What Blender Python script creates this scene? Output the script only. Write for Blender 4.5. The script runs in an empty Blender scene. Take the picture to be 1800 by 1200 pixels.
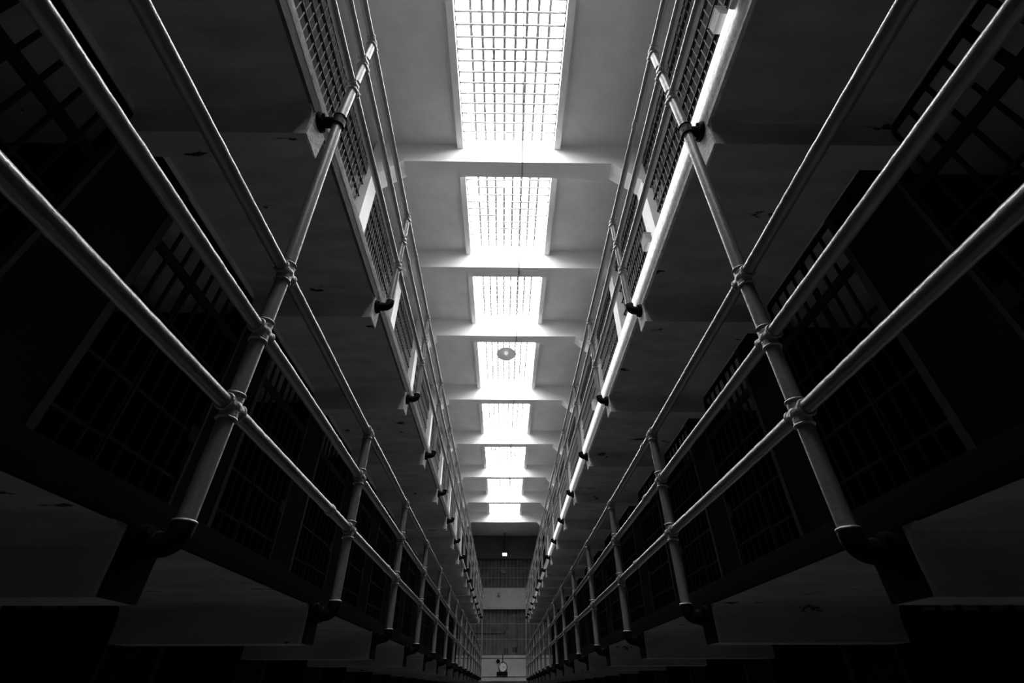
import bpy, math, random
from mathutils import Vector, Matrix
import numpy as np
random.seed(7)
S = 2.15            # metres per survey unit
H0 = 1.95           # camera height above the floor
def W(x, y, z): return Vector((x*S, y*S, z*S + H0))
scn = bpy.context.scene
C = scn.collection

# ---------------------------------------------------------------- camera, world, exposure
PITCH, YAW, ROLL = math.radians(36.72603), math.radians(1.047185), math.radians(-0.199584)
fw = Vector((math.sin(YAW)*math.cos(PITCH), math.cos(YAW)*math.cos(PITCH), math.sin(PITCH)))
r0 = Vector((math.cos(YAW), -math.sin(YAW), 0)); u0 = r0.cross(fw)
rr = math.cos(ROLL)*r0 + math.sin(ROLL)*u0
uu = -math.sin(ROLL)*r0 + math.cos(ROLL)*u0
cam = bpy.data.cameras.new('camera'); cam_o = bpy.data.objects.new('camera', cam); C.objects.link(cam_o)
cam.sensor_width = 36.0; cam.lens = 818.285/1800*36; cam.clip_start = 0.02; cam.clip_end = 200
m = Matrix((rr, uu, -fw)).transposed().to_4x4(); m.translation = Vector((0, 0, H0))
cam_o.matrix_world = m
scn.camera = cam_o
world = bpy.data.worlds.new('world'); scn.world = world; world.use_nodes = True
world.node_tree.nodes['Background'].inputs[0].default_value = (0, 0, 0, 1)
world.node_tree.nodes['Background'].inputs[1].default_value = 0
scn.view_settings.view_transform = 'Standard'; scn.view_settings.look = 'None'
scn.view_settings.exposure = 0.0; scn.view_settings.gamma = 1.0
scn.view_settings.use_curve_mapping = False
SKY = 21.0           # brightness of the daylit glass blocks

# ---------------------------------------------------------------- materials
def mat(name, v, rough=0.7, noise=0.0, nscale=8.0, bump=0.0, bscale=60.0, metal=0.0, spec=0.5,
        chips=None, stretch=None, emit=0.0):
    """grey paint: base value, soft mottling, bump, and dark chips (threshold, scale, value)."""
    mt = bpy.data.materials.new(name); mt.use_nodes = True
    nt = mt.node_tree; N = nt.nodes; Lk = nt.links; b = N['Principled BSDF']
    b.inputs['Roughness'].default_value = rough; b.inputs['Metallic'].default_value = metal
    b.inputs['Specular IOR Level'].default_value = spec
    b.inputs['Base Color'].default_value = (v, v, v, 1)
    tc = N.new('ShaderNodeTexCoord'); mp = N.new('ShaderNodeMapping'); Lk.new(tc.outputs['Object'], mp.inputs[0])
    if stretch: mp.inputs['Scale'].default_value = stretch
    col = None
    if noise:
        n = N.new('ShaderNodeTexNoise'); n.inputs['Scale'].default_value = nscale; n.inputs['Detail'].default_value = 6
        Lk.new(mp.outputs[0], n.inputs['Vector'])
        r = N.new('ShaderNodeMapRange'); r.inputs[1].default_value = 0.3; r.inputs[2].default_value = 0.7
        r.inputs[3].default_value = v*(1-noise); r.inputs[4].default_value = v*(1+noise)
        Lk.new(n.outputs[0], r.inputs[0]); col = r.outputs[0]
    if chips:
        thr, sc, cv = chips
        n2 = N.new('ShaderNodeTexNoise'); n2.inputs['Scale'].default_value = sc; n2.inputs['Detail'].default_value = 8
        n2.inputs['Roughness'].default_value = 0.62
        Lk.new(mp.outputs[0], n2.inputs['Vector'])
        r2 = N.new('ShaderNodeMapRange'); r2.inputs[1].default_value = thr; r2.inputs[2].default_value = thr+0.02
        Lk.new(n2.outputs[0], r2.inputs[0])
        mx = N.new('ShaderNodeMix'); mx.data_type = 'FLOAT'
        Lk.new(r2.outputs[0], mx.inputs[0])
        if col: Lk.new(col, mx.inputs[2])
        else: mx.inputs[2].default_value = v
        mx.inputs[3].default_value = cv
        col = mx.outputs[0]
    if col: Lk.new(col, b.inputs['Base Color'])
    if bump:
        n3 = N.new('ShaderNodeTexNoise'); n3.inputs['Scale'].default_value = bscale; n3.inputs['Detail'].default_value = 5
        Lk.new(mp.outputs[0], n3.inputs['Vector'])
        bp = N.new('ShaderNodeBump'); bp.inputs['Strength'].default_value = bump; bp.inputs['Distance'].default_value = 0.01
        Lk.new(n3.outputs[0], bp.inputs['Height']); Lk.new(bp.outputs[0], b.inputs['Normal'])
    if emit:
        b.inputs['Emission Color'].default_value = (1, 1, 1, 1); b.inputs['Emission Strength'].default_value = emit
    return mt
M = dict(
    ceiling=mat('ceiling_paint', 0.80, 0.85, 0.06, 3, 0.15, 40, chips=(0.76, 9, 0.2)),
    beam=mat('beam_paint', 0.80, 0.8, 0.05, 3, 0.15, 30, stretch=(0.3, 1, 1)),
    pilaster=mat('pilaster_paint', 0.62, 0.7, 0.05, 4, 0.15, 30),
    under=mat('gallery_soffit_paint', 0.5, 0.85, 0.2, 5, 0.5, 30, chips=(0.655, 4.5, 0.01), stretch=(0.5, 1.6, 1)),
    floor=mat('floor_concrete', 0.08, 0.8, 0.2, 2, 0.1, 30, spec=0.0),
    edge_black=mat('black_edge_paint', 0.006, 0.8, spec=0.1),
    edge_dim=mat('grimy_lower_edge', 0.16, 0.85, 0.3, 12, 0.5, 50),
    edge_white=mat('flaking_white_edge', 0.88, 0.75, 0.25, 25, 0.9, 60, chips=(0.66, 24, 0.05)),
    trough=mat('white_trough_paint', 0.9, 0.5, 0.04, 20, 0.2, 50),
    tube=mat('glowing_white_strip', 0.9, 0.4, emit=1.2),  # white edge strip, given emission so it saturates and brightens the edge
    pipe=mat('painted_pipe', 0.145, 0.30, 0.10, 30, 0.22, 45, spec=1.0, chips=(0.735, 26, 0.01)),
    post=mat('painted_post', 0.165, 0.36, 0.10, 30, 0.2, 60, chips=(0.725, 26, 0.01)),
    fitting=mat('painted_fitting', 0.22, 0.36, 0.15, 40, 0.5, 90, spec=0.8),
    black=mat('black_iron', 0.004, 0.6, spec=0.08, bump=0.6, bscale=60),
    bars=mat('dark_bar_steel', 0.010, 0.6, 0.2, 20, spec=0.12),
    deck=mat('worn_deck', 0.20, 0.9, 0.2, 5, spec=0.0),
    pale_deck=mat('pale_top_deck', 0.42, 0.9, 0.1, 5, spec=0.0),
    jamb=mat('cell_jamb_paint', 0.04, 0.6, 0.1, 10, spec=.2),
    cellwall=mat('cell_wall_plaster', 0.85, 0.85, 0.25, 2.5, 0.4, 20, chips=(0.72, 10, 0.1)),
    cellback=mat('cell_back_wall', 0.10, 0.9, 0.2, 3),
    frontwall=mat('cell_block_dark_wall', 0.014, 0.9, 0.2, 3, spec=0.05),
    topwall=mat('top_tier_pale_wall', 0.3, 0.85, 0.1, 3),
    crossbar=mat('grille_cross_bar', 0.03, 0.6, spec=0.3),
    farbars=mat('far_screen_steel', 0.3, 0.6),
    grille=mat('grille_steel', 0.12, 0.6, 0.1, 20, spec=0.2),
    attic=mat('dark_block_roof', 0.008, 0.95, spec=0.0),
    curb=mat('skylight_curb_paint', 0.88, 0.7, 0.04, 6),
    rib_dark=mat('glazing_rib_dark', 0.28, 0.8, 0.3, 10),
    rib_light=mat('glazing_rib_white', 0.5, 0.6),
    endwall=mat('end_wall_plaster', 0.12, 0.85, 0.2, 2.0, 0.3, 20),
    parapet=mat('gun_gallery_parapet_paint', 0.5, 0.8, 0.12, 2.0, 0.2, 20),
    enddark=mat('gun_gallery_back_wall', 0.12, 0.85, 0.4, 1.2, stretch=(1, 1, 2)),
    enamel=mat('grey_enamel', 0.30, 0.4), enamel_in=mat('white_enamel', 0.45, 0.5),
    bulb=mat('glass_bulb', 0.85, 0.2, emit=0.5), lit=mat('lit_lamp_face', 0.9, 0.4, emit=9.0),
    dial=mat('clock_dial', 0.85, 0.5), pipe_dark=mat('dark_conduit', 0.02, 0.6),
    cable=mat('grey_cable', 0.07, 0.6),
)
def glass_mat():
    mt = bpy.data.materials.new('daylit_glass_block'); mt.use_nodes = True
    b = mt.node_tree.nodes['Principled BSDF']
    b.inputs['Base Color'].default_value = (.8, .8, .8, 1); b.inputs['Roughness'].default_value = .3
    b.inputs['Emission Color'].default_value = (1, 1, 1, 1); b.inputs['Emission Strength'].default_value = SKY
    return mt
M['glass'] = glass_mat()
def opal_mat():
    mt = bpy.data.materials.new('opal_shade'); mt.use_nodes = True; nt = mt.node_tree
    d = nt.nodes['Principled BSDF']; d.inputs['Base Color'].default_value = (.5, .5, .5, 1); d.inputs['Roughness'].default_value = .3
    t = nt.nodes.new('ShaderNodeBsdfTranslucent'); t.inputs[0].default_value = (.10, .10, .10, 1)
    a = nt.nodes.new('ShaderNodeAddShader'); nt.links.new(d.outputs[0], a.inputs[0]); nt.links.new(t.outputs[0], a.inputs[1])
    nt.links.new(a.outputs[0], nt.nodes['Material Output'].inputs[0]); return mt
M['opal'] = opal_mat()

# ---------------------------------------------------------------- mesh helpers
class MB:
    def __init__(s): s.v = []; s.f = []; s.sm = []
    def add(s, vs, fs, smooth=False):
        n = len(s.v); s.v += [tuple(v) for v in vs]; s.f += [tuple(i+n for i in f) for f in fs]; s.sm += [smooth]*len(fs)
    def box(s, a, b):
        x0, x1 = sorted((a[0], b[0])); y0, y1 = sorted((a[1], b[1])); z0, z1 = sorted((a[2], b[2]))
        s.add([(x0,y0,z0),(x1,y0,z0),(x1,y1,z0),(x0,y1,z0),(x0,y0,z1),(x1,y0,z1),(x1,y1,z1),(x0,y1,z1)],
              [(0,3,2,1),(4,5,6,7),(0,1,5,4),(1,2,6,5),(2,3,7,6),(3,0,4,7)]); return s
    def tube(s, pts, rad, n=16, caps=True, smooth=True):
        """sweep circles along a polyline; rad is one value or one per point"""
        pts = [Vector(p) for p in pts]; k = len(pts); rad = [rad]*k if isinstance(rad, (int, float)) else rad
        vs = []; ref = None
        for i, p in enumerate(pts):
            t = (pts[min(i+1, k-1)] - pts[max(i-1, 0)]).normalized()
            if ref is None: ref = Vector((0, 0, 1)) if abs(t.z) < .9 else Vector((1, 0, 0))
            a = (ref - t*ref.dot(t)).normalized(); ref = a; c = t.cross(a)
            for j in range(n):
                th = 2*math.pi*j/n; vs.append(p + (a*math.cos(th) + c*math.sin(th))*rad[i])
        fs = [(i*n+j, i*n+(j+1)%n, (i+1)*n+(j+1)%n, (i+1)*n+j) for i in range(k-1) for j in range(n)]
        s.add(vs, fs, smooth)
        if caps:
            s.add(vs[:n], [tuple(reversed(range(n)))]); s.add(vs[-n:], [tuple(range(n))])
        return s
    def lathe(s, prof, at=(0,0,0), axis=None, n=32, smooth=True):
        """revolve (radius, height) pairs about an axis through at"""
        ax = Vector(axis or (0,0,1)).normalized()
        a = ax.orthogonal().normalized(); c = ax.cross(a); at = Vector(at)
        vs = [at + ax*h + (a*math.cos(2*math.pi*j/n)+c*math.sin(2*math.pi*j/n))*max(r, 1e-4) for r, h in prof for j in range(n)]
        fs = [(i*n+j, i*n+(j+1)%n, (i+1)*n+(j+1)%n, (i+1)*n+j) for i in range(len(prof)-1) for j in range(n)]
        s.add(vs, fs, smooth); return s
    def ring(s, at, axis, R, r, n=20, m=8):
        prof = [(R + r*math.cos(2*math.pi*i/m), r*math.sin(2*math.pi*i/m)) for i in range(m+1)]
        return s.lathe(prof, at, axis, n)
    def prism(s, poly, y0, y1, ax='y'):
        """extrude an (x,z) outline along y, or a (y,z) outline along x"""
        n = len(poly)
        g = (lambda p, t: (p[0], t, p[1])) if ax == 'y' else (lambda p, t: (t, p[0], p[1]))
        s.add([g(p, y0) for p in poly] + [g(p, y1) for p in poly],
              [tuple(range(n)), tuple(reversed(range(n, 2*n)))] + [(i, i+n, (i+1)%n+n, (i+1)%n) for i in range(n)]); return s
    def mesh(s, name, m):
        me = bpy.data.meshes.new(name); me.from_pydata(s.v, [], s.f)
        me.polygons.foreach_set('use_smooth', s.sm)
        for q in (m if isinstance(m, (list, tuple)) else [m]): me.materials.append(q)
        import bmesh
        bm = bmesh.new(); bm.from_mesh(me); bmesh.ops.recalc_face_normals(bm, faces=bm.faces); bm.to_mesh(me); bm.free()
        return me
    def build(s, name, m, parent=None, loc=(0,0,0)):
        return link(name, s.mesh(name, m), parent, loc)
def link(name, me, parent=None, loc=(0,0,0)):
    o = bpy.data.objects.new(name, me); C.objects.link(o); o.location = loc
    if parent: o.parent = parent
    return o
def empty(name, loc=(0,0,0)):
    o = bpy.data.objects.new(name, None); C.objects.link(o); o.location = loc; o.empty_display_size = .1; return o
def tag(o, label, cat, group=None, kind=None):
    if label: o['label'] = label
    if cat: o['category'] = cat
    if group: o['group'] = group
    if kind: o['kind'] = kind
    return o
def struct(o): o['kind'] = 'structure'; return o
def copy_tree(o, parent=None):
    c = o.copy(); C.objects.link(c); c.parent = parent
    for ch in o.children: copy_tree(ch, c)
    return c
ORD = ['first','second','third','fourth','fifth','sixth','seventh','eighth','ninth','tenth','eleventh','twelfth',
       'thirteenth','fourteenth','fifteenth','sixteenth','seventeenth','eighteenth']
SIDES = (('left', -1), ('right', 1))

# ---------------------------------------------------------------- surveyed layout (survey units, camera = origin)
YN, YF, YE = -1.35, 12.55, 14.74            # near wall, end of the galleries, far wall
PY = {('left',2): .7275, ('left',3): .7136, ('right',2): .7288, ('right',3): .7271}   # y of post 0
PX = {('left',2): -.4773, ('left',3): -.4898, ('right',2): .5227, ('right',3): .5339}
SP = .78
ZL = {'left': dict(b2=.1992,l2=.3950,m2=.5618,t2=.7219,c3=1.3219,l3=1.5359,m3=1.7067,t3=1.8756),
      'right': dict(b2=.1908,l2=.3894,m2=.5565,t2=.7222,c3=1.3241,l3=1.5356,m3=1.7077,t3=1.8709)}
EDGE = {('left',2): -.53, ('right',2): .576, ('left',3): -.545, ('right',3): .578}
CELLX = {'left': -1.05, 'right': 1.11}
SLAB = {2: .19, 3: 1.305}                  # soffit heights
CEIL, BEAM, CURB, GLASS = 3.655, 3.402, 3.59, 3.722
OUT = 2.15                                  # outer walls
FLOOR = -H0/S

# ---------------------------------------------------------------- room shell
def wbox(mb, x0, y0, z0, x1, y1, z1): return mb.box(W(x0,y0,z0), W(x1,y1,z1))
struct(wbox(MB(), -OUT, YN, FLOOR-.06, OUT, YE, FLOOR).build('floor', M['floor']))
for s, sg in SIDES:
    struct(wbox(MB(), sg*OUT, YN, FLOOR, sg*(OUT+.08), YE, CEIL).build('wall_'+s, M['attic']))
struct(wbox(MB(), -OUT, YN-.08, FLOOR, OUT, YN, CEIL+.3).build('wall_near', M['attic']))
struct(wbox(MB(), -OUT, YE, FLOOR, OUT, YE+.08, CEIL+.3).build('wall_far', M['endwall']))
# transverse beams: near-face positions and thickness
BY = [(-.95,.14), (.60,.14), (2.144,.14), (3.314,.135), (4.449,.13), (5.989,.13), (7.527,.13), (9.104,.10), (10.68,.10), (12.24,.10)]
FLAT = 3.314
SKX = (-.358, .396)
bays = [(BY[i][0]+BY[i][1], BY[i+1][0]) for i in range(len(BY)-1)]
cm = MB()
wbox(cm, -OUT, YN, CEIL, SKX[0], YE, CEIL+.09); wbox(cm, SKX[1], YN, CEIL, OUT, YE, CEIL+.09)
last = YN
for a, b in bays:
    wbox(cm, SKX[0], last, CEIL, SKX[1], a, CEIL+.09); last = b
wbox(cm, SKX[0], last, CEIL, SKX[1], YE, CEIL+.09)
struct(cm.build('ceiling', M['ceiling']))

# ---------------------------------------------------------------- skylights (the setting's windows)
def skylight(i, a, b):
    w = struct(empty('window_%d' % i, W(0, (a+b)/2, GLASS)))
    inv = w.location
    def rel(mb, name, m): 
        o = mb.build(name, m, w); o.location = -inv; return o
    fr = MB(); t = .05
    for x0, x1 in ((SKX[0]-t, SKX[0]), (SKX[1], SKX[1]+t)): wbox(fr, x0, a, CURB, x1, b, GLASS+.03)
    rel(fr, 'curb', M['curb'])
    x0, x1 = SKX[0]+.0, SKX[1]; y0, y1 = a, b
    nx = 9; ny = max(4, round((b-a)/.0785)); px = (x1-x0-.05)/nx; py = (b-a)/ny
    bk = MB(); wbox(bk, x0, y0, GLASS+.012, x1, y1, GLASS+.03); rel(bk, 'backing_slab', M['rib_dark'])
    gl = MB(); rnd = random.Random(i)
    for ix in range(nx):
        for iy in range(ny):
            cx = x0+.025+px*(ix+.5); cy = y0+py*(iy+.5)
            hx = px*.5-.0104; hy = py*.5-.0088; c = min(hx, hy)*.46
            pts = []
            for sx, sy, a0 in ((1,1,0),(-1,1,90),(-1,-1,180),(1,-1,270)):
                for k in range(4):
                    th = math.radians(a0+k*30)
                    pts.append((cx+sx*(hx-c)+c*math.cos(th), cy+sy*(hy-c)+c*math.sin(th)))
            n = len(pts)
            lo = [W(p[0], p[1], GLASS) for p in pts]; up = [W(p[0], p[1], GLASS+.015) for p in pts]
            gl.add(lo+up, [tuple(range(n))]+[(j, (j+1)%n, (j+1)%n+n, j+n) for j in range(n)])
    # bright side strips between the last blocks and the shaft
    for sx0, sx1 in ((x0+.001, x0+.027), (x1-.027, x1-.001)): wbox(gl, sx0, y0+.002, GLASS, sx1, y1-.002, GLASS+.01)
    rel(gl, 'glass_block', M['glass'])
    gr = MB()
    for iy in range(1, ny):
        y = y0+py*iy
        gr.prism([tuple(W(0,q,z))[1:] for q, z in ((y-.0086,GLASS+.005), (y+.0086,GLASS+.005), (y+.0060,GLASS-.010), (y-.0060,GLASS-.010))], x0*S, x1*S, 'x')
    rel(gr, 'cross_rib', M['rib_light'])
    gd = MB()
    for ix in range(1, nx):
        x = x0+.025+px*ix
        for iy in range(ny):
            if rnd.random() < .995:
                wv = .0084 + .0024*rnd.random()**2
                wbox(gd, x-wv, y0+py*iy+.004, GLASS-.002, x+wv, y0+py*(iy+1)-.004, GLASS+.012)
    rel(gd, 'long_rib', M['rib_dark'])
for i, (a, b) in enumerate(bays): skylight(i+1, a, b)

# ---------------------------------------------------------------- ceiling beams and pilasters
vis = -2
for i, (y, t) in enumerate(BY):
    e = empty('ceiling_beam', W(0, y+t/2, BEAM))
    mb = MB()
    wbox(mb, -1.09, y, BEAM, 1.10, y+t, CEIL)
    o = mb.build('beam_body', M['beam'], e); o.location = -e.location
    n = i-2
    if y != FLAT:
        for s, x0, x1 in (('left', -.823, -1.09), ('right', .847, 1.10)):
            h = MB(); h.prism([(x0*S, BEAM*S+H0+.02), (x0*S, BEAM*S+H0), (x1*S, 3.14*S+H0), (x1*S, BEAM*S+H0+.02)], (y-.002)*S, (y+t+.002)*S)
            o = h.build('haunch', M['beam'], e); o.location = -e.location
    if n >= 0:
        lab = ('broad white ceiling beam nearest the camera, with sloping haunches' if n == 0 else
               'straight white ceiling beam without haunches, second from the camera' if y == FLAT else
               'white ceiling beam with sloping haunches, %s from the camera' % ORD[n])
        if n == 7: lab = 'last white ceiling beam before the dark end of the hall'
    else: lab = 'white ceiling beam overhead behind the camera, %s one back' % ORD[-n-1]
    tag(e, lab, 'ceiling beam', 'white beams between the skylights')
    for s, sg in SIDES:
        xi = -1.048 if s == 'left' else 1.058
        xo = -1.20 if s == 'left' else 1.21
        top = 3.185 if y != FLAT else BEAM
        b = wbox(MB(), xi, y, 2.40, xo, y+t+.012, top if y == FLAT else 3.20)
        p = b.build('pilaster', M['pilaster'])
        tag(p, 'white %s wall pilaster under the %s' % (s, lab.replace('broad white ', '').replace('straight white ', 'straight ').replace('white ', '').split(' with')[0].split(',')[0]
            + ('' if n < 0 or n == 7 else ', %s pilaster from the camera' % ORD[n])), 'pilaster', 'white pilasters above the cells')

# ---------------------------------------------------------------- grilles above the top cells
for s, sg in SIDES:
    X = -1.10 if s == 'left' else 1.112
    ys = [b[0] for b in BY]
    edges = [(ys[i]+BY[i][1]+.012, ys[i+1]) for i in range(len(ys)-1)]
    for i, (a, b) in enumerate(edges):
        e = empty('bar_grille', W(X, (a+b)/2, 2.42)); mb = MB()
        y = a+.02
        while y < b-.01:
            mb.tube([W(X, y, 2.42), W(X, y, 3.47)], .009, 8); y += .050
        o = mb.build('upright_bar', M['grille'], e); o.location = -e.location
        hb = MB()
        for z in [2.50, 2.648, 2.795, 2.94, 3.085, 3.225, 3.37, 3.48]:
            wbox(hb, X-.010, a, z-.0045, X+.010, b, z+.0045)
        o = hb.build('cross_bar', M['crossbar'], e); o.location = -e.location
        k = i-1
        where = 'between %s and %s pilasters' % (ORD[k-1], ORD[k]) if 0 < k < 8 else ('beside the nearest skylight' if k == 0 else 'behind the camera, %s bay back' % ORD[-k-1])
        tag(e, 'steel bar grille above %s top cells, %s' % (s, where), 'bar grille', 'steel grilles above the cell blocks')
    # block roof and the dark wall set back behind the grilles
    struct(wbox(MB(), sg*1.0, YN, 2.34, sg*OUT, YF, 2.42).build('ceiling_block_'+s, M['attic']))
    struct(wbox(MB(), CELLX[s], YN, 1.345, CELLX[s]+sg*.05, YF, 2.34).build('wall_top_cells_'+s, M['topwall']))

# ---------------------------------------------------------------- galleries
def gallery(s, sg, tier):
    X = EDGE[(s, tier)]; z = 1.321 if (s, tier) == ('left', 3) else SLAB[tier]; cx = CELLX[s] + sg*.0; py0 = PY[(s, tier)]
    e = empty('gallery_walkway', W(X, 0, z)); tier_h = {2: 'lower', 3: 'upper'}[tier]
    up = MB(); T = .045 if tier == 2 else 1.405-z
    ch = [(X+sg*.012, z)]
    up.prism([tuple(W(q,0,h))[0::2] for q, h in (*ch, (cx-sg*.006, z), (cx-sg*.006, z+T), (X+sg*.012, z+T))], YN*S, YF*S)
    o = up.build('slab', [M['under'], M['deck' if tier == 2 else 'pale_deck']], e); o.location = -e.location
    for pl in o.data.polygons:
        if pl.normal.z > .9: pl.material_index = 1
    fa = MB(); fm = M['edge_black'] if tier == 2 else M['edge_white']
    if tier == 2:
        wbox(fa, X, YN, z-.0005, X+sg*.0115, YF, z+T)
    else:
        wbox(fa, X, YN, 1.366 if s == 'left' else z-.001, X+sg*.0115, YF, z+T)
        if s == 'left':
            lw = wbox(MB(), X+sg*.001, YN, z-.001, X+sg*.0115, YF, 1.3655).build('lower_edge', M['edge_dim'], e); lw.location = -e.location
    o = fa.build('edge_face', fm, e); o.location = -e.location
    o['label'] = 'black painted walkway edge' if tier == 2 else 'flaking white walkway edge'
    for k in range(-2, 16):
        yc = py0 + SP*k + .01; a, b = yc-.04, yc+.04
        rb = MB(); zb = SLAB[tier]-.092
        prof = [(a-.030, z+.001), (a-.012, z-.010), (a-.003, z-.030), (a, zb+.032), (a+.002, zb), (b-.002, zb), (b, zb+.032), (b+.003, z-.03), (b+.012, z-.01), (b+.030, z+.001)]
        pts = [tuple(W(0,q,h))[1:] for q, h in prof]
        rb.prism(pts, (X+sg*.006)*S, (cx-sg*.006)*S, 'x')
        o = rb.build('rib', M['under'], e); o.location = -e.location
        # painted end of the rib
        eb = MB(); eb.prism([tuple(W(0,q,h))[1:] for q, h in ((a, z), (a+.002, zb+.001), (b-.002, zb+.001), (b, z))], X*S, (X+sg*.006)*S, 'x')
        q = eb.build('rib_end', fm, o); q.location = (0, 0, 0)
    tag(e, 'concrete %s gallery walkway along the %s cell block, with cross ribs beneath' % (tier_h, s), 'walkway')
for s, sg in SIDES:
    for t in (2, 3): gallery(s, sg, t)

# ---------------------------------------------------------------- pipe railings
BEND = {'left': (-.009, -.009, -.009), 'right': (.007, .008, .0)}
R_POST, R_RAIL = .0295, .0265
def knob_noise(y, ph): return .0003*math.sin(y*61+ph)+.0002*math.sin(y*23.7+ph*2)+.0003*math.sin(y*139+ph)
def railing(s, sg, tier):
    X = PX[(s, tier)]; y0 = PY[(s, tier)]; Z = ZL[s]; t = str(tier)
    zb = Z['b2'] if tier == 2 else Z['c3']; zs = [Z[k+t] for k in ('l', 'm', 't')]
    e = empty('pipe_railing', W(X, y0, zb)); base = e.location.copy()
    def put(mb, name, m, par=e):
        o = mb.build(name, m, par); o.location = -base if par is e else (0, 0, 0); return o
    rnd = random.Random(tier*10+(sg > 0))
    for zi, z in enumerate(zs):
        mb = MB(); pts = []; rad = []; y = YN*S+.05
        while y < (y0+SP*15)*S+.02:
            dense = -.2*S < y < 4.2*S
            p = W(X, 0, z); p.y = y
            if tier == 2 and y < y0*S: p.z += BEND[s][zi]*(y0*S-y)/1.1
            p.x += .0012*math.sin(y*3.1+zi); p.z += .0015*math.sin(y*2.3+zi*2)
            pts.append(p); rad.append(R_RAIL + (knob_noise(y, zi) + rnd.uniform(-.0003, .0006) if dense else 0))
            y += .03 if dense else .25
        mb.tube(pts, rad, 20)
        put(mb, 'rail', M['pipe'])
    for k in range(-2, 16):
        y = y0+SP*k
        tall = k == 0 or k == 15
        lo = zb-.005; hi = zs[2]
        mb = MB()
        if tall and tier == 2: hi = Z['c3']
        if k == 15 and tier == 2: lo = FLOOR
        path = [W(X, y, lo), W(X, y, (lo+min(hi, zs[2]))/2), W(X, y, min(hi, zs[2]))]
        if tall and tier == 2: path.append(W(PX[(s, 3)], PY[(s, 3)]+SP*k, hi-.004))
        mb.tube(path, R_POST, 20)
        post = put(mb, 'post', M['post'])
        for zi, z in enumerate(zs):
            c = W(X, y, z); f = MB(); top = zi == 2 and not (tall and tier == 2)
            d = .050
            f.tube([c-Vector((0,0,d)), c+Vector((0,0,.0 if top else d))], .0335, 20)
            f.tube([c-Vector((0,d,0)), c+Vector((0,d,0))], .0315, 20)
            f.ring(c-Vector((0,0,d)), (0,0,1), .0335, .0055)
            if not top: f.ring(c+Vector((0,0,d)), (0,0,1), .0335, .0055)
            f.ring(c-Vector((0,d,0)), (0,1,0), .0315, .005); f.ring(c+Vector((0,d,0)), (0,1,0), .0315, .005)
            # cast body where the two sockets meet
            n = 12; f.lathe([(.0335*math.sin(math.pi*i/n)*1.12, -.0335*math.cos(math.pi*i/n)*1.12) for i in range(n+1)], c, (1,0,0), 20)
            q = put(f, 'fitting', M['fitting'], post)
        # bracket into the walkway edge
        ex = EDGE[(s, tier)]; c = W(X, y, zb)
        b = MB(); dx = abs(ex-X)*S
        if tier == 3 and k in (0, 15):
            b.tube([c+Vector((0,0,.045)), c-Vector((0,0,.045))], .038, 20)
            b.ring(c+Vector((0,0,.045)), (0,0,1), .038, .005); b.ring(c-Vector((0,0,.045)), (0,0,1), .038, .005)
            b.tube([c, c+Vector((sg*(dx-.002), 0, 0))], .034, 16)
        else:
            path = [c+Vector((0,0,.0)), c+Vector((0,0,-.02))] + [c+Vector((sg*.045*(1-math.cos(a)), 0, -.02-.045*math.sin(a))) for a in [math.pi/2*i/6 for i in range(1, 7)]] + [c+Vector((sg*(dx-.002), 0, -.065))]
            b.tube(path, .037, 18)
            b.ring(c+Vector((sg*.06, 0, -.065)), (1,0,0), .037, .006)
        hb = -.065 if not (tier == 3 and k in (0, 15)) else 0
        fl = c+Vector((sg*(dx-.002), 0, hb))
        b.lathe([(0,-.022),(.055,-.022),(.062,-.012),(.062,0)], fl, (sg,0,0), 16)
        for an in range(4):
            a = math.pi/4+math.pi/2*an; b.lathe([(0,-.034),(.010,-.034),(.011,-.018)], fl+Vector((0, .045*math.cos(a), .045*math.sin(a))), (sg,0,0), 6, False)
        q = put(b, 'bracket', M['black'], post); q['label'] = 'black iron elbow bracket'
        if not (tier == 3 and k in (0, 15)):
            r = MB(); r.ring(c+Vector((0,0,.004)), (0,0,1), .0325, .006, 24); q = put(r, 'collar', M['fitting'], post)
    # threaded couplings where two lengths of rail join
    cps = {('left',2): ((1.308,0),(2.085,0),(5.1,1),(3.4,2),(6.6,0),(2.9,1)), ('right',2): ((1.972,0),(1.70,1),(4.3,0),(1.62,2),(2.75,2),(5.6,1)),
           ('left',3): ((1.75,2),(1.62,1),(3.1,0),(4.9,2)), ('right',3): ((1.0,2),(2.0,0),(2.5,1),(4.4,2))}[(s, tier)]
    for y, zi in cps:
        c = W(X, y, zs[zi]); f = MB()
        f.tube([c-Vector((0,.032,0)), c-Vector((0,.018,0)), c+Vector((0,.018,0)), c+Vector((0,.032,0))], [.0295,.0325,.0325,.0295], 16)
        put(f, 'coupling', M['fitting'])
    lab = {2: 'lower', 3: 'upper'}[tier]
    tag(e, 'painted three-rail pipe railing along the %s %s gallery' % (lab, s), 'railing', 'pipe railings of the galleries')
for s, sg in SIDES:
    for t in (2, 3): railing(s, sg, t)

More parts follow.
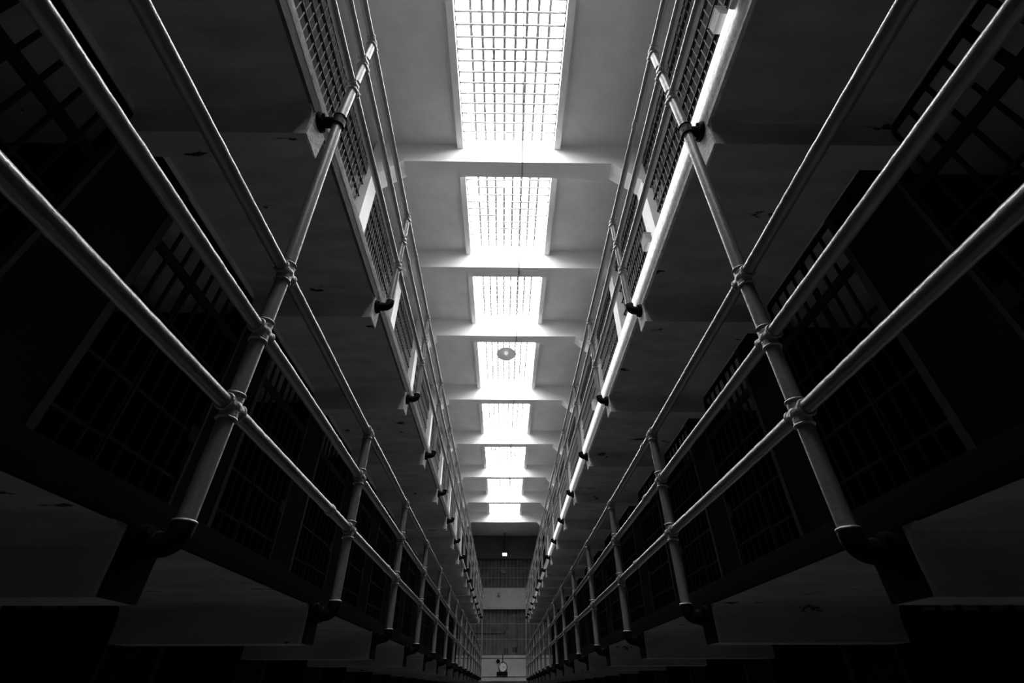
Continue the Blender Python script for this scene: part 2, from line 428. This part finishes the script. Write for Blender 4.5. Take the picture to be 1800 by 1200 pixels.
# ---------------------------------------------------------------- white strip with added emission along the right upper edge
e = empty('glow_strip', W(.563, 0, 1.365)); mb = MB()
o = mb.tube([W(.5660, .42+.5*q, 1.374+.0006*math.sin(q*2.1)) for q in range(13)], .0155, 16).build('strip_tube', M['tube'], e); o.location = -e.location
for ya, yb in ((.375, .43), (6.40, 6.46)):
    o = MB().tube([W(.5660, ya, 1.374), W(.5660, yb, 1.374)], .0185, 16).build('end_cap', M['trough'], e); o.location = -e.location
tag(e, 'long glowing white strip along the right upper walkway edge', 'strip light')
for y, h, lab in ((.47, .045, 'nearest the camera'), (1.235, .055, 'beside the first white pilaster'), (2.55, .05, 'further along the glowing strip')):
    b = MB(); p = W(.545, y, 1.389); b.box(p+Vector((0, -.05, 0)), p+Vector((.06, .05, h*S)))
    b.box(p+Vector((-.002, -.056, h*S)), p+Vector((.062, .056, h*S+.008)))
    o = b.build('junction_box', M['pilaster'])
    tag(o, 'small grey junction box on the right upper walkway edge, %s' % lab, 'junction box', 'junction boxes on the strip light')

# ---------------------------------------------------------------- cell blocks
PIL = .23; CW = SP
Y0C = {'left': .71, 'right': .775}
def cell_meshes(s, sg, h0, h1, ground):
    """meshes of one cell front, local y from 0 (opening start) to .55, z in metres from h0"""
    op = .55*S; hh = (h1-h0)*S; d = {}
    fx = .030*S
    zc = lambda z: (z-SLAB[2])*S
    hz = [.265, .345, .50, .65+.04, .92, 1.09, 1.283] if not ground else None
    lev = [q-(1.115 if ground else 0) for q in (.265, .35, .535, .692, .92, 1.09)]
    zt = h1
    f = MB()
    f.box((0, 0, hh-.03), (sg*.03, op, hh)); f.box((0, 0, 0), (sg*.03, op, .06)); f.box((0, -.001, .02), (sg*.03, .012, hh-.01)); f.box((0, op-.012, .02), (sg*.03, op+.001, hh-.01))
    d['frame'] = f.mesh('front_frame', M['bars'])
    j = MB(); j.box((-sg*.001, -.004, 0), (-sg*.010, .05, hh)); j.box((-sg*.001, op-.022, 0), (-sg*.010, op+.004, hh))
    d['jamb'] = j.mesh('door_jamb', M['jamb'])
    dy = .215*S                    # the fixed grating ends and the door begins
    def grate(y0, y1, off, levels, thick):
        g = MB(); n = int((y1-y0)/.131)
        for i in range(n+1):
            y = y0+.012+(y1-y0-.024)*i/n
            g.tube([(off, y, .03), (off, y, hh-.01)], .0135, 8)
        for q in levels:
            zq = (q-h0)*S; th = .036 if q in thick else .010
            g.box((off-.012, y0, zq-th), (off+.012, y1, zq+th))
        return g
    d['grating'] = grate(.05, dy, sg*.02, lev, (lev[5],)).mesh('bar_grating', M['bars'])
    g = grate(dy, op-.02, sg*.016, [lev[0]+.0]+[lev[2]+.006, lev[3], lev[4], lev[5]], (lev[5],))
    g.box((sg*.002, dy, .02), (sg*.03, dy+.02, hh-.02)); g.box((sg*.002, op-.045, .02), (sg*.03, op-.022, hh-.02))
    d['door'] = g.mesh('door', M['bars'])
    lk = MB(); lk.box((-sg*.009, op-.11, (lev[3]-h0)*S-.06), (sg*.01, op-.02, (lev[3]-h0)*S+.06))
    d['lock'] = lk.mesh('lock_box', M['bars'])
    return d
for s, sg in SIDES:
    X = CELLX[s]
    for tier, z0, z1 in ((1, FLOOR, SLAB[2]), (2, SLAB[2]+.045, SLAB[3])):
        d = cell_meshes(s, sg, z0, z1-.006, tier == 1)
        for j in range(-1, 15):
            y = Y0C[s] + PIL + SP*(j)
            y_open = y
            if y_open+.55 > YF: continue
            e = empty('cell_front', W(X, y_open, z0))
            for nm in ('frame', 'jamb', 'grating', 'door'):
                o = link({'frame': 'front_frame', 'jamb': 'door_jamb', 'grating': 'bar_grating', 'door': 'door'}[nm], d[nm], e)
                if nm == 'door': link('lock_box', d['lock'], o)
            if j < 0: w = 'nearest the camera, before the first railing post'
            elif j == 0: w = 'between first and second railing posts'
            else: w = 'between %s and %s railing posts' % (ORD[j], ORD[j+1])
            tl = 'dark barred cell on %s lower gallery %s' if tier == 2 else 'ground floor barred cell under %s gallery %s'
            if tier == 1 and j < 0: w = 'nearest the camera'; tl = 'ground floor barred cell under %s gallery %s'
            tag(e, tl % (s, w), 'cell front', '%s cells of the %s block' % ('ground floor' if tier == 1 else 'middle tier', s))
        # piers between the cells, side walls running back, back wall, top
        pm = MB()
        for j in range(-2, 15):
            y1 = Y0C[s] + PIL + SP*j; y0 = y1-PIL
            if y1+.0 > YF: y1 = YF
            pm.box(W(X-sg*.0, y0, z0), W(X+sg*.08, y1, z1)); pm.box(W(X+sg*.08, y0+.07, z0), W(X+sg*1.0, y1-.07, z1))
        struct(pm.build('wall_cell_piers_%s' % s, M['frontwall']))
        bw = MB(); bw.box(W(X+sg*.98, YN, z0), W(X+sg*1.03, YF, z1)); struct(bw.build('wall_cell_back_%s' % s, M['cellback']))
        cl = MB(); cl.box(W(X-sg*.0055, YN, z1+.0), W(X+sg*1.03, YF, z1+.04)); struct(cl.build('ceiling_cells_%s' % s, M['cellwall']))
    struct(wbox(MB(), X, YF, FLOOR, sg*OUT, YF+.04, 2.34).build('wall_block_end_'+s, M['frontwall']))

# ---------------------------------------------------------------- gun gallery on the far wall
YG = 14.55
e = empty('gun_gallery', W(0, YG, .158))
def gp(mb, name, m, lab=None):
    o = mb.build(name, m, e); o.location = -e.location
    if lab: o['label'] = lab
    return o
gp(wbox(MB(), -OUT+.01, YG, .252, OUT-.01, YG+.03, .627), 'parapet', M['parapet'])
gp(wbox(MB(), -OUT+.01, YG, 1.80, OUT-.01, YG+.03, 2.264), 'parapet', M['parapet'])
gp(wbox(MB(), -OUT+.01, YG-.02, .158, OUT-.01, YG+.04, .236), 'ledge', M['parapet'])
gp(wbox(MB(), -OUT+.01, YG-.015, .645, OUT-.01, YG+.035, .702), 'ledge', M['parapet'])
gp(wbox(MB(), -OUT+.01, YG-.015, 1.745, OUT-.01, YG+.035, 1.80), 'ledge', M['parapet'])
gp(wbox(MB(), -OUT+.01, YG, 3.02, OUT-.01, YG+.05, CEIL-.004), 'upper_panel', M['endwall'])
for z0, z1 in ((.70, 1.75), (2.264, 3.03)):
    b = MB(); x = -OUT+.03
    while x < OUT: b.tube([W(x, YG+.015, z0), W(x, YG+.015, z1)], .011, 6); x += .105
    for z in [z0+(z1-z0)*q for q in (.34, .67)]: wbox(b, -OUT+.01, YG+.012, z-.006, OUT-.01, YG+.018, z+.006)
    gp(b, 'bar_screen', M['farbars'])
gp(wbox(MB(), -OUT+.01, YG+.03, .10, OUT-.01, YE-.021, .16), 'deck', M['parapet']); gp(wbox(MB(), -OUT+.01, YG+.03, 1.76, OUT-.01, YE-.021, 1.80), 'deck', M['parapet'])
tag(e, 'two-level barred gun gallery across the far end wall', 'gun gallery')
struct(wbox(MB(), -OUT, YE-.02, .16, OUT, YE-.001, 3.02).build('wall_gun_gallery_back', M['enddark']))

# clock on the parapet
c = W(.005, YG, .45)
e = empty('round_clock', c+Vector((0, -.02, -.3)))
def cp(mb, name, m, lab=None, par=None):
    o = mb.build(name, m, par or e); o.location = -e.location if par is None else (0,0,0)
    if lab: o['label'] = lab
    return o
k = MB(); k.lathe([(0,.10),(.24,.10),(.245,.05),(.235,0),(.225,0),(.208,.02),(.205,.03),(.0,.03)], c+Vector((0,-.11,0)), (0,1,0), 40)
case = cp(k, 'clock_case', M['black'])
k = MB(); k.lathe([(.206,.0),(0,.0)], c+Vector((0,-.085,0)), (0,1,0), 32); dial = cp(k, 'dial', M['dial'])
k = MB()
for i in range(12):
    a = i*math.pi/6; p = c+Vector((math.sin(a)*.155, -.088, math.cos(a)*.155)); q = c+Vector((math.sin(a)*.172, -.088, math.cos(a)*.172))
    k.tube([p, q], .006 if i % 3 else .009, 6)
cp(k, 'hour_marks', M['black'], None, None)
k = MB(); k.tube([c+Vector((-.02,-.09,.0)), c+Vector((.14,-.09,.012))], .006, 6); cp(k, 'minute_hand', M['black'])
k = MB(); k.tube([c+Vector((0,-.092,0)), c+Vector((.075,-.092,-.055))], .008, 6); cp(k, 'hour_hand', M['black'])
k = MB(); k.box(c+Vector((-.34,-.13,-.38)), c+Vector((.25,0,-.21))); cp(k, 'base_box', M['black'])
tag(e, 'round black-rimmed clock with a dark box beneath, on the far parapet', 'clock')
# bells
for (x, z, lab) in ((-.125, 2.09, 'small round alarm bell on the upper far parapet'), (-.12, .575, 'small dark bell above and left of the clock')):
    p = W(x, YG, z); k = MB(); k.lathe([(0,.09),(.05,.085),(.085,.06),(.10,.02),(.10,0)], p+Vector((0,-.005,0)), (0,-1,0), 24)
    o = k.build('alarm_bell', M['enamel'] if z > 1 else M['black']); tag(o, lab, 'bell', 'bells on the far wall')
# conduits behind the bars
yc = YE-.035
o = MB().tube([W(-1.3, yc, 1.19), W(-.03, yc, 1.195), W(.03, yc, 1.205), W(.06, yc, 1.24), W(.09, yc, 1.30), W(.105, yc, 1.74)], .022, 10).build('wall_conduit', M['pipe_dark'])
tag(o, 'dark conduit running sideways then bending up behind the far bars', 'conduit', 'dark conduits on the far wall')
o = MB().tube([W(.39, yc, 1.74), W(.388, yc, .86)], .022, 10).build('wall_conduit', M['pipe_dark'])
tag(o, 'straight upright dark conduit right of centre behind the far bars', 'conduit', 'dark conduits on the far wall')
o = MB().tube([W(-.10, yc, 3.0), W(-.10, yc, 1.81)], .022, 10).build('wall_conduit', M['pipe_dark'])
tag(o, 'upright dark conduit behind the upper far bars', 'conduit', 'dark conduits on the far wall')
o = MB().tube([W(.0, YG-.012, .72), W(.0, YG-.012, .56)], .025, 8).build('wall_conduit', M['pipe_dark'])
tag(o, 'short dark conduit dropping to the clock', 'conduit', 'dark conduits on the far wall')
for x, z, w_, h_, lab in ((.085, .80, .10, .13, 'small dark switch box low behind the far bars, left one'), (.315, .84, .14, .10, 'small dark switch box low behind the far bars, right one')):
    p = W(x, YE-.02, z); o = MB().box(p+Vector((-w_, -.08, -h_)), p+Vector((w_, 0, h_))).build('switch_box', M['pipe_dark'])
    tag(o, lab, 'switch box', 'boxes behind the far bars')

# ---------------------------------------------------------------- lamps
def pendant(at, R, tilt, top, lab, lit=False, bulb=True):
    e = empty('pendant_lamp', at); ax = Vector((0, -math.sin(tilt), -math.cos(tilt)))   # direction the lamp faces
    o = MB().lathe([(.02,-.16),(.035,-.15),(.04,-.10),(.07,-.085),(.6*R,-.06),(.9*R,-.02),(R,0),(R*.985,.004),(.88*R,-.012),(.58*R,-.048),(.05,-.07),(0,-.07)], at*0, ax, 40).build('shade', M['opal' if bulb else 'enamel'], e)
    if bulb:
        MB().lathe([(.02,-.095),(.03,-.08),(.05,-.06),(.06,-.035),(.05,-.005),(.02,.01),(0,.013)], at*0, ax, 20).build('bulb', M['bulb'], e)
    stem = MB().tube([-ax*.15, -ax*.15+Vector((0,0,.03)), Vector((0, -ax.y*.15, top-at.z))], .012, 8).build('stem', M['black'], e)
    tag(e, lab, 'lamp', 'hanging lamps in the hall')
pendant(W(.013, 4.83, 3.405), .265, .14, W(0,0,GLASS).z, 'round shaded lamp hanging in front of the fourth skylight')
pendant(W(.008, 14.25, 2.65), .21, .55, W(0,0,CEIL).z, 'unlit round dish lamp hanging low before the upper gun gallery', bulb=False)
at = W(.030, 14.2, 3.06); e = empty('pendant_lamp', at)
MB().box((-.14,-.10,-.05), (.14,.10,.07)).build('housing', M['enamel'], e)
o = MB().box((-.125,-.115,-.065), (.125,.085,.045)).build('lit_face', M['lit'], e); o['label'] = 'glowing white lamp face'
MB().tube([(0,0,.07), (0,0,W(0,0,CEIL).z-at.z)], .012, 8).build('stem', M['black'], e)
MB().lathe([(.06,0),(.05,-.03),(0,-.035)], (0,0,W(0,0,CEIL).z-at.z), (0,0,1), 16).build('ceiling_rose', M['enamel_in'], e)
tag(e, 'lit boxy lamp hanging high at the far end', 'lamp', 'hanging lamps in the hall')

# ---------------------------------------------------------------- overhead cable under the beams
e = empty('overhead_cable', W(.13, 2.2, 3.38))
pts = [W(x, y, z) for x, y, z in ((.06,-1.5,3.375),(.099,1.033,3.372),(.130,2.258,3.392),(.1325,2.8,3.377),(.133,3.37,3.392),(.136,3.9,3.378),(.138,4.529,3.392),(.135,5.3,3.375),(.133,6.079,3.392),(.121,6.8,3.376),(.110,7.6,3.392),(.110,8.4,3.377),(.111,9.15,3.392),(.115,10,3.376),(.118,10.73,3.392),(.119,11.5,3.378),(.120,12.25,3.390))]
o = MB().tube(pts, .0065, 8).build('cable', M['cable'], e); o.location = -e.location
for x, y in ((.134, 3.37), (.110, 9.15), (.120, 12.26), (.110, 7.6)):
    p = W(x, y, 3.39); k = MB(); k.tube([p+Vector((0,0,-.035)), p+Vector((0,0,.03))], [.018,.012], 10); k.ring(p+Vector((0,0,-.045)), (0,1,0), .016, .006, 14, 6)
    o = k.build('cable_eye', M['cable'], e); o.location = -e.location
tag(e, 'thin grey cable strung lengthwise beneath the ceiling beams', 'cable')
